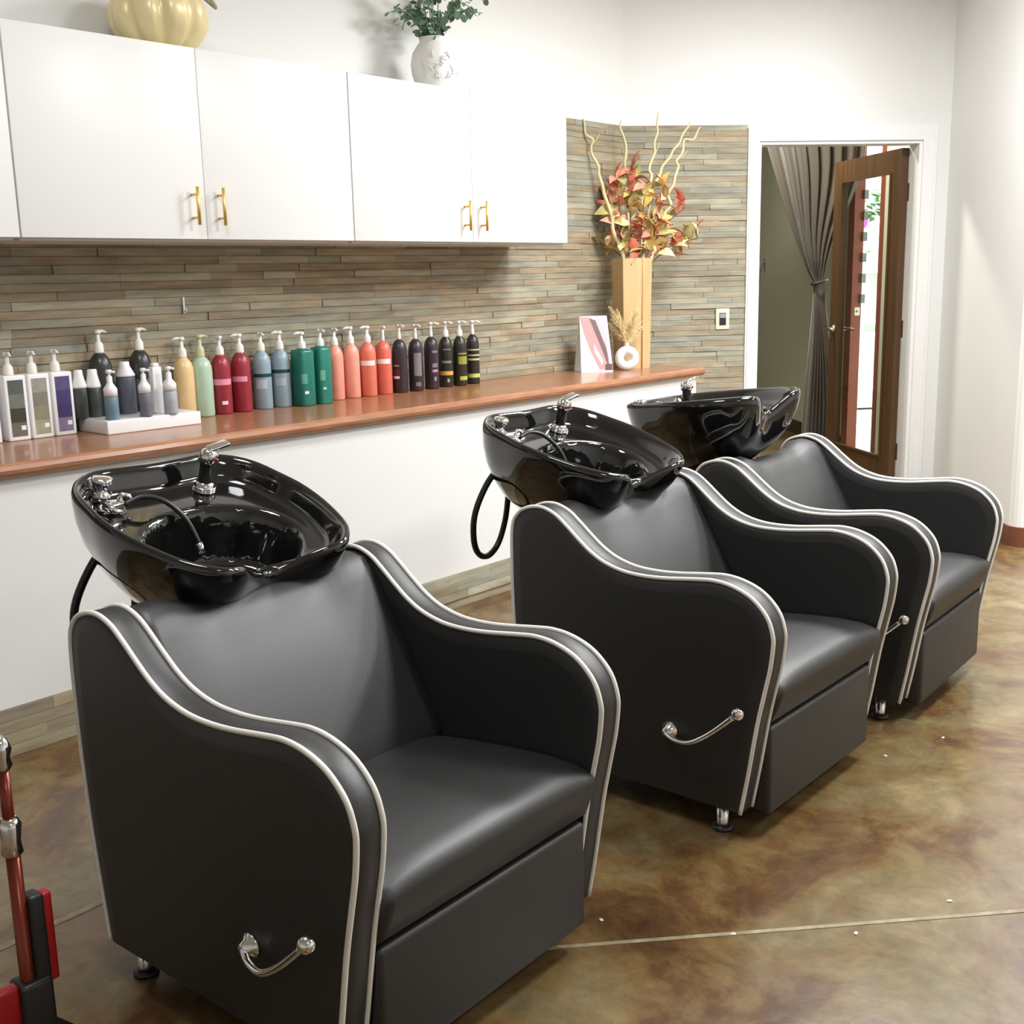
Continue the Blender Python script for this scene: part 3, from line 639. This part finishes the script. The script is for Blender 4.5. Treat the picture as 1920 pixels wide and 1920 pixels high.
capped('charcoal bottle with cream spray cap at the tray corner by the square bottles', 154, 780, .024, .105, .062, (66, 72, 66), .014)
capped('charcoal bottle with white spray cap beside the small blue foam bottle', 180, 780, .025, .102, .064, (62, 66, 64), .016)
capped('tall slate bottle with white conical cap in the middle of the tray', 241, 777, .0335, .132, .052, (84, 90, 100), .017)
capped('small blue-grey foam pump bottle at the tray front', 212, 788, .0235, .080, .090, (104, 132, 146), .01, foam=True, name='foam_bottle')
capped('small slate grey foam pump bottle at the tray centre front', 275, 782, .0215, .083, .085, (108, 112, 122), .01, foam=True, name='foam_bottle')
capped('small pale lilac-grey foam pump bottle at the tray end', 322, 777, .024, .082, .085, (168, 174, 186), .01, foam=True, name='foam_bottle')
f = onz(300, 775, TZ); b = thing('white_tube', 'slim white square bottle standing on the white tray', 'bottle', (f.x, min(f.y+.01, 3.735), TZ), 0, 'small bottles on the white tray')
MB().rbox((-.019, -.014, 0), (.019, .014, .165), .005, 3).build('bottle_body', MT['white'], b); MB().rbox((-.012, -.010, .165), (.012, .010, .178), .003, 2).build('cap', MT['white'], b)
for px, top, lab in ((198, 616, 'large black pump bottle behind the tray near the square bottles'), (272, 612, 'large black pump bottle behind the tray near the yellow bottle')):
    bottle(lab, px, 792 if px < 220 else 786, .040, (44, 48, 46), top, R(15), .76, [(.30, .62, (96, 104, 100), R(-150), R(-80))] if px > 220 else None, name='large_pump_bottle', group='large black bottles behind the tray')

# ------------------------------------------------------------------ counter end: vase, card, ring vase
VC = Vector((5.175, 3.585, ZC)); VR = R(-33)
v = thing('wooden_vase', 'tall square light wood vase at the counter corner', 'vase', VC, VR)
m = MB(); s0, s1, hh, th = .074, .082, .575, .008
def sqr(s, z): return [(-s, -s, z), (s, -s, z), (s, s, z), (-s, s, z)]
vs = sqr(s0, 0)+sqr(s1, hh)+sqr(s1-th, hh)+sqr(s0-th, .02)
m.add(vs, [(3, 2, 1, 0)]+[(i, (i+1) % 4, 4+(i+1) % 4, 4+i) for i in range(4)]+[(4+i, 4+(i+1) % 4, 8+(i+1) % 4, 8+i) for i in range(4)]+[(8+i, 8+(i+1) % 4, 12+(i+1) % 4, 12+i) for i in range(4)]+[(12, 13, 14, 15)])
m.build('vase_body', MT['wood'], v)
for x in (.028,): MB().box((x-.0012, -s0-.009, .0), (x+.0012, -s0+.0, hh-.0)).build('seam', mat('seam_wood', sc(186, 130, 74), .5), v)
def stemline(pxs, spread, k0=0):
    P0 = VC+Vector((0, 0, .45)); return [onfront(x, y, P0, spread*i/len(pxs)) for i, (x, y) in enumerate(pxs)]
BR = [([(1178, 560), (1168, 478), (1150, 435), (1147, 405), (1133, 365), (1130, 350), (1122, 325), (1122, 312), (1110, 290), (1108, 275), (1112, 262), (1098, 252), (1096, 235), (1094, 222)], -.10, 'leaning towards the cabinets'),
      ([(1186, 560), (1186, 485), (1184, 460), (1176, 452), (1181, 430), (1178, 400), (1184, 385), (1172, 365), (1180, 338), (1172, 322), (1172, 300), (1174, 278), (1170, 258), (1163, 240), (1164, 226)], .06, 'rising straight by the wall corner'),
      ([(1192, 560), (1194, 485), (1206, 440), (1217, 420), (1216, 400), (1222, 372), (1217, 352), (1222, 330), (1217, 318), (1222, 300), (1228, 285), (1227, 268), (1233, 248), (1232, 232), (1235, 210)], -.02, 'in the middle, reaching highest'),
      ([(1196, 560), (1204, 488), (1210, 460), (1216, 420), (1218, 390), (1217, 365), (1223, 352), (1236, 330), (1242, 312), (1256, 295), (1262, 282), (1274, 268), (1280, 252), (1290, 238), (1294, 228)], .05, 'thick, slanting towards the door'),
      ([(1204, 560), (1220, 485), (1228, 470), (1224, 455), (1240, 420), (1246, 400), (1258, 385), (1252, 365), (1262, 348), (1266, 330), (1272, 312), (1268, 302), (1280, 285), (1283, 262), (1300, 262), (1308, 246), (1312, 238)], -.06, 'with a bent tip, nearest the door')]
for pxs, spd, lab in BR:
    P = cr(stemline(pxs, spd-.07), 4); n = len(P)
    b = thing('willow_branch', 'pale curly willow branch in the wooden vase, '+lab, 'branch', P[0], 0, 'curly willow branches in the wooden vase')
    Q = [p-P[0] for p in P]; MB().tube(Q, [.0120-.0075*i/n for i in range(n)], 7).build('stem', MT['branch'], b)
    i = int(n*.7); d = (Q[i+1]-Q[i]).normalized(); sid = Vector((d.z, 0, -d.x)); MB().tube([Q[i], Q[i]+d*.04+sid*.02, Q[i]+d*.07+sid*.018], [.003, .002, .001], 6).build('twig', MT['branch'], b)
LCOL = [mat('autumn_leaf', sc(*c), .55, var=.2, vscale=30) for c in ((224, 146, 122), (234, 204, 116), (200, 112, 90), (240, 222, 162), (230, 176, 150), (186, 180, 116))]
def leafmesh(m_, L=.075, Wd=.021):
    m = MB(); vs = [(0, 0, 0)]; fs = []; rows = [(.2, .6, .004), (.45, 1, .010), (.7, .75, .008), (.88, .35, .0), (1, 0, -.008)]
    for t, w_, z in rows: vs += [(t*L, -w_*Wd, z+.004), (t*L, 0, z-.002), (t*L, w_*Wd, z+.004)]
    fs = [(0, 1, 2), (0, 2, 3)]
    for k in range(len(rows)-1):
        a = 1+3*k; fs += [(a, a+3, a+4, a+1), (a+1, a+4, a+5, a+2)]
    m.add(vs, fs, True); return m.mesh('leaf', m_)
LM = [leafmesh(c, .07+.012*(i % 3), .019+.004*(i % 2)) for i, c in enumerate(LCOL)]
rnd = random.Random(11)
ST = [([(1186, 545), (1172, 480), (1164, 430), (1160, 370), (1158, 330)], 'tall, with salmon and red leaves by the corner'), ([(1188, 545), (1184, 470), (1182, 400), (1186, 350), (1188, 318)], 'with upright pink leaves'),
      ([(1192, 545), (1200, 470), (1205, 400), (1212, 345)], 'in the middle, with yellow and rust leaves'), ([(1196, 545), (1216, 470), (1234, 410), (1244, 350)], 'with orange and cream leaves'),
      ([(1198, 545), (1222, 470), (1250, 420), (1284, 390)], 'spreading towards the door, with yellow leaves'), ([(1200, 545), (1226, 480), (1262, 460), (1312, 446)], 'low and reaching out, with red leaves'),
      ([(1186, 545), (1174, 485), (1150, 400), (1138, 372)], 'leaning to the cabinets, with olive and rust leaves'), ([(1186, 545), (1170, 490), (1150, 468), (1132, 464)], 'short and low, with yellow-green leaves'),
      ([(1200, 545), (1228, 486), (1262, 474), (1292, 478)], 'drooping over the rim, with an ochre leaf')]
for k, (pxs, lab) in enumerate(ST):
    P = cr(stemline(pxs, rnd.uniform(-.10, .08)), 6); O = P[0]; b = thing('autumn_stem', 'autumn leaf stem '+lab, 'dried stem', O, 0, 'autumn leaf stems in the wooden vase')
    Q = [p-O for p in P]; MB().tube(Q, .0028, 6).build('stem', mat('stem_brown', sc(120, 84, 52), .6), b)
    n = len(Q); cnt = 26 if len(pxs) > 4 else 22
    if k in (7, 8): cnt = 5
    for i in range(cnt):
        t = .34+.66*(i+.5)/cnt if k not in (7, 8) else .6+.4*i/cnt
        q = Q[min(n-1, int(t*(n-1)))]; a = rnd.random()*6.28
        put(LM[(k+i*5+rnd.randrange(2)) % 6] if rnd.random() < .75 else LM[rnd.randrange(6)], 'leaf', b, q, (rnd.uniform(-1.1, 1.1), rnd.uniform(-1.4, .5), a), (rnd.uniform(1.0, 1.5),)*3)
# ring vase with dried grass
dv = onz(1176, 694, ZC); RC = Vector((dv.x-.008, dv.y-.004, ZC)); ra = math.atan2(-RC.y, -RC.x)
rv = thing('ring_vase', 'small white ring-shaped vase in front of the wooden vase', 'vase', RC, ra+R(90)+R(8))
m = MB(); NM_, NS = 32, 14; R0, r0 = .040, .0235; vs = []; fs = []
for i in range(NM_):
    a = 2*math.pi*i/NM_
    for j in range(NS):
        b_ = 2*math.pi*j/NS; rr = R0+r0*math.cos(b_); vs.append((rr*math.cos(a), r0*.95*math.sin(b_), R0+r0+rr*math.sin(a)*1.0))
for i in range(NM_):
    for j in range(NS): fs.append((i*NS+j, ((i+1) % NM_)*NS+j, ((i+1) % NM_)*NS+(j+1) % NS, i*NS+(j+1) % NS))
m.add(vs, fs, True); m.build('ring_body', MT['bisque'], rv)
MB().lathe([(.022, .108), (.013, .124), (.010, .134), (.0115, .14), (.008, .14), (.006, .12)], 16).build('neck', MT['bisque'], rv)
GR = [(1148, 585, 'curving up towards the card, broad and pale', .016), (1138, 606, 'low and feathery beside the card', .010), (1192, 592, 'upright, fluffy and whitish', .020), (1208, 612, 'short, leaning towards the door', .006), (1160, 590, 'thin, between the two broad plumes', .010)]
mouth = RC+Vector((0, 0, .132))
for k, (tx, ty, lab, wd_) in enumerate(GR):
    P1 = onfront(tx, ty, mouth, (-.02, .02, 0, .02, .01)[k]); mid = mouth*.5+P1*.5+Vector((0, 0, .018))
    P = cr([mouth-Vector((0, 0, .03)), mouth, mid, P1], 8); O = P[0]
    b = thing('dried_grass', 'cream dried grass plume '+lab, 'dried grass', O, 0, 'dried grass plumes in the ring vase')
    MB().tube([p-O for p in P], .0016, 5).build('stalk', MT['grass'], b)
    m = MB(); r2 = random.Random(k)
    for i in range(360):
        t = r2.uniform(.42, 1); q = P[min(len(P)-2, int(t*(len(P)-1)))]-O; d = (P[-1]-P[-6]).normalized()
        w = Vector((r2.gauss(0, 1), r2.gauss(0, 1), r2.gauss(0, 1)))*wd_*1.0*math.sin(min(1, (t-.36)*1.9)*math.pi*.8+.3); e_ = q+d*r2.uniform(.02, .045)+w
        sd_ = Vector((r2.gauss(0, 1), r2.gauss(0, 1), r2.gauss(0, 1))).normalized()*.0018
        m.add([q-sd_, q+sd_, e_+sd_*.4, e_-sd_*.4], [(0, 1, 2, 3)], True)
    o = m.build('plume', MT['grass'], b); o['kind'] = 'stuff'
# tent card
cd0 = onz(1112, 700, ZC); cd = thing('tent_card', 'white folded promotional card with pink and brown picture on the counter', 'card', (4.89, 3.63, ZC), R(-38))
cw, chh, lean = .085, .285, .075
def panel(sgn, zt=0):
    vs = [(-cw, sgn*lean, 0), (cw, sgn*lean, 0), (cw*.86, 0, chh), (-cw*.86, 0, chh)]; vs2 = [(x, y+.0016, z) for x, y, z in vs]
    m = MB(); m.add(vs+vs2, [(0, 1, 2, 3), (7, 6, 5, 4), (0, 4, 5, 1), (1, 5, 6, 2), (2, 6, 7, 3), (3, 7, 4, 0)]); return m
panel(-1).build('front_panel', MT['paper'], cd); panel(1).build('back_panel', MT['paper'], cd)
MB().box((-cw, -lean, .0), (cw, lean, .0015)).build('base_flap', MT['paper'], cd)
def onp(x, t): return (x*cw*(1-.14*t), -lean*(1-t)-.0016, chh*t)
for poly, colr in (([(-.98, .99), (-.35, .98), (.35, .45), (.75, .06), (.2, .04), (-.3, .36), (-.75, .72)], (214, 142, 142)), ([(-.35, .97), (.15, .92), (.72, .42), (.80, .1), (.62, .12), (.05, .55)], (104, 74, 72)),
                   ([(.15, .98), (.75, .98), (.96, .62), (.98, .16), (.84, .14), (.62, .62)], (214, 182, 190)), ([(.62, .62), (.96, .58), (.98, .2), (.84, .16)], (128, 164, 158)), ([(-.1, .5), (.45, .2), (.35, .12), (-.1, .36)], (246, 214, 212)), ([(.55, .14), (.98, .14), (.98, .03), (.5, .03)], (88, 56, 52))):
    m = MB(); m.add([onp(*p) for p in poly], [tuple(range(len(poly)))[::-1]]); o = m.build('printed_patch', mat('card_print', sc(*colr), .4), cd); o.location.y -= .0006*random.random()

# ------------------------------------------------------------------ on top of the cabinets
pc = ony(300, 60, 3.60); CT = CZ1
pk = thing('decorative_pumpkin', 'shiny pale gold pumpkin decoration on the wall cabinets', 'decoration', (pc.x, 3.60, CT))
m = MB(); NU, NVv = 120, 20; vs = []; fs = []
for j in range(NVv+1):
    ph = math.pi*j/NVv
    for i in range(NU):
        a = 2*math.pi*i/NU; rib = 1-.13*(abs(math.cos(a*4.5+.25*math.cos(ph)))**6)
        rr = (.162*math.sin(ph)**.8*rib+.004); z = .118-.112*math.cos(math.pi-ph)*(-1)*-1
        vs.append((rr*math.cos(a), rr*math.sin(a), .118+.118*math.cos(ph)*(1 if j > NVv/2 else .95)-(0.03*math.exp(-(rr/.05)**2) if j < NVv/2 else 0)))
for j in range(NVv):
    for i in range(NU): k = (i+1) % NU; fs.append((j*NU+i, (j+1)*NU+i, (j+1)*NU+k, j*NU+k))
m.add(vs, fs, True); m.build('pumpkin_body', MT['pumpkin'], pk)
MB().tube(cr([(0, 0, .19), (.02, -.01, .225), (.06, -.02, .245), (.12, -.03, .232)], 5), [.022-.0007*i for i in range(16)], 10).build('stem', MT['stemg'], pk)
m = MB(); m.tube(cr([(.06, -.06, .222), (.12, -.1, .20), (.17, -.09, .16), (.155, -.07, .18), (.11, -.06, .215)], 5), .007, 6); m.build('ribbon', MT['stemg'], pk)
vcx = ony(815, 150, 3.60)
wv = thing('white_vase', 'white textured ceramic vase with greenery on the wall cabinets', 'vase', (vcx.x, 3.60, CT))
MB().lathe([(.055, 0), (.075, .02), (.095, .075), (.100, .12), (.090, .165), (.070, .195), (.058, .21), (.062, .225), (.054, .225), (.05, .2)], 32).build('vase_body', MT['ceramic'], wv)
rnd = random.Random(4); m = MB()
for k in range(26):
    a, z = rnd.uniform(-2.9, -.2), rnd.uniform(.05, .16); r_ = .1-abs(z-.12)*.12+.001
    for q in range(4):
        b_ = a+rnd.uniform(-.12, .12); zz = z+rnd.uniform(-.015, .02); m.tube([(r_*math.cos(a), r_*math.sin(a), z), ((r_+.002)*math.cos(b_), (r_+.002)*math.sin(b_), zz)], .0022, 5)
m.build('relief_sprigs', MT['ceramic'], wv)
sprm = MB(); sprm.add([(0, 0, 0), (.011, -.009, .002), (.024, -.007, .003), (.028, 0, 0), (.024, .007, .003), (.011, .009, .002)], [(0, 1, 2, 3, 4, 5)], True); sprm = sprm.mesh('leaf', MT['greenleaf'])
for k in range(20):
    a = k*2*math.pi/20+rnd.uniform(-.2, .2); L = rnd.uniform(.16, .34); up = rnd.uniform(.06, .30); L *= 1.25 if math.cos(a) > 0 else .72; drop = rnd.uniform(.0, .1)
    P = cr([(0, 0, .2), (.04*math.cos(a), .04*math.sin(a), .26), (.55*L*math.cos(a), .45*L*math.sin(a), .24+up*.7), (L*math.cos(a), min(.12, .5*L*math.sin(a)), .24+up*.9-drop)], 5)
    MB().tube(P, .0022, 5).build('sprig', MT['greenleaf'], wv)
    for i in range(15):
        q = P[min(len(P)-1, 4+int(i*11/15))]
        put(sprm, 'leaf', wv, q+Vector((rnd.gauss(0, .008), rnd.gauss(0, .008), rnd.gauss(0, .006))), (rnd.uniform(-1, 1), rnd.uniform(-1, 1), rnd.random()*6.28), (rnd.uniform(1.0, 1.6),)*3)
hk = ony(340, 572, YW); ho = thing('wall_clip', 'tiny white clip on the stone strips above the bottles', 'clip', (hk.x, YW-.012, hk.z))
MB().rbox((-.004, -.006, -.03), (.004, 0, .03), .002, 2).tube([(0, -.004, -.02), (0, -.018, -.026), (0, -.018, -.01)], .002).build('clip_body', MT['white'], ho)

# ------------------------------------------------------------------ pole stand at the left edge
pb = onz(78, 2060, 0); ps = thing('pole_stand', 'slim copper-red pole with chrome collars on a black and red foot', 'stand', pb)
def zpx(py): 
    d = ray(20+(py-1400)*.11, py); k = math.hypot(pb.x, pb.y)/math.hypot(d.x, d.y); return HC+d.z*k
Zs = {q: zpx(q) for q in (1385, 1440, 1530, 1600, 1680, 1830, 1920)}
MB().lathe([(.0095, Zs[1600]), (.0095, Zs[1440])], 14).build('upper_tube', MT['copper'], ps)
MB().lathe([(.012, Zs[1830]-.3), (.012, Zs[1600])], 14).build('lower_tube', MT['copper'], ps)
MB().lathe([(.012, Zs[1440]), (.016, Zs[1440]+.008), (.013, Zs[1440]+.02), (.017, Zs[1440]+.035), (.012, Zs[1385]), (.005, Zs[1385]+.008)], 16).build('top_cap', MT['chrome'], ps)
MB().lathe([(.013, Zs[1600]), (.018, Zs[1600]+.006), (.015, Zs[1600]+.025), (.019, Zs[1530]-.012), (.013, Zs[1530])], 16).build('chrome_collar', MT['chrome'], ps)
MB().rbox((.010, -.018, .05), (.036, .016, Zs[1680]), .006, 3).build('back_channel', MT['blackp'], ps)
MB().rbox((-.022, -.026, .05), (.034, .026, Zs[1830]), .008, 3).build('motor_sleeve', MT['blackp'], ps)
for a in (0.2, 2.5, 4.4):
    mt = Matrix.Rotation(a, 4, 'Z'); fin = MB(); fin.add([mt @ Vector(q) for q in ((.02, -.004, .03), (.15, -.004, .0), (.15, -.004, .02), (.02, -.004, .16), (.02, .004, .03), (.15, .004, .0), (.15, .004, .02), (.02, .004, .16))], [(0, 1, 2, 3), (7, 6, 5, 4), (0, 4, 5, 1), (1, 5, 6, 2), (2, 6, 7, 3), (3, 7, 4, 0)]); fin.build('foot_fin', MT['blackp'], ps)
MB().rbox((.034, -.012, Zs[1830]-.02), (.052, .012, Zs[1680]-.005), .005, 3).build('red_side_guard', MT['red'], ps)
MB().rbox((-.062, -.012, Zs[1920]+.02), (-.020, .012, Zs[1830]+.0), .005, 3).build('red_pedal', MT['red'], ps)

# crumbs of paper on the floor
scm = MB().add([(-.006, -.003, 0), (.005, -.004, 0), (.007, .003, 0), (-.004, .004, 0), (0, 0, .004)], [(0, 1, 4), (1, 2, 4), (2, 3, 4), (3, 0, 4), (3, 2, 1, 0)])
q = MB(); q.add([(-.006, -.003, 0), (.005, -.004, 0), (.007, .003, 0), (-.004, .004, 0), (0, 0, .004)], [(0, 1, 4), (1, 2, 4), (2, 3, 4), (3, 0, 4), (3, 2, 1, 0)]); scm = q.mesh('paper_scrap', MT['paper'])
for i, (x, y) in enumerate(((1768, 1383), (1660, 1417), (1781, 1689), (1605, 1749), (1127, 1724), (1374, 1751))):
    o = put(scm, 'paper_scrap', None, onz(x, y, .0015), (0, 0, i*1.1)); tag(o, 'tiny white paper scrap lying on the brown floor', 'scrap', 'paper scraps on the floor')
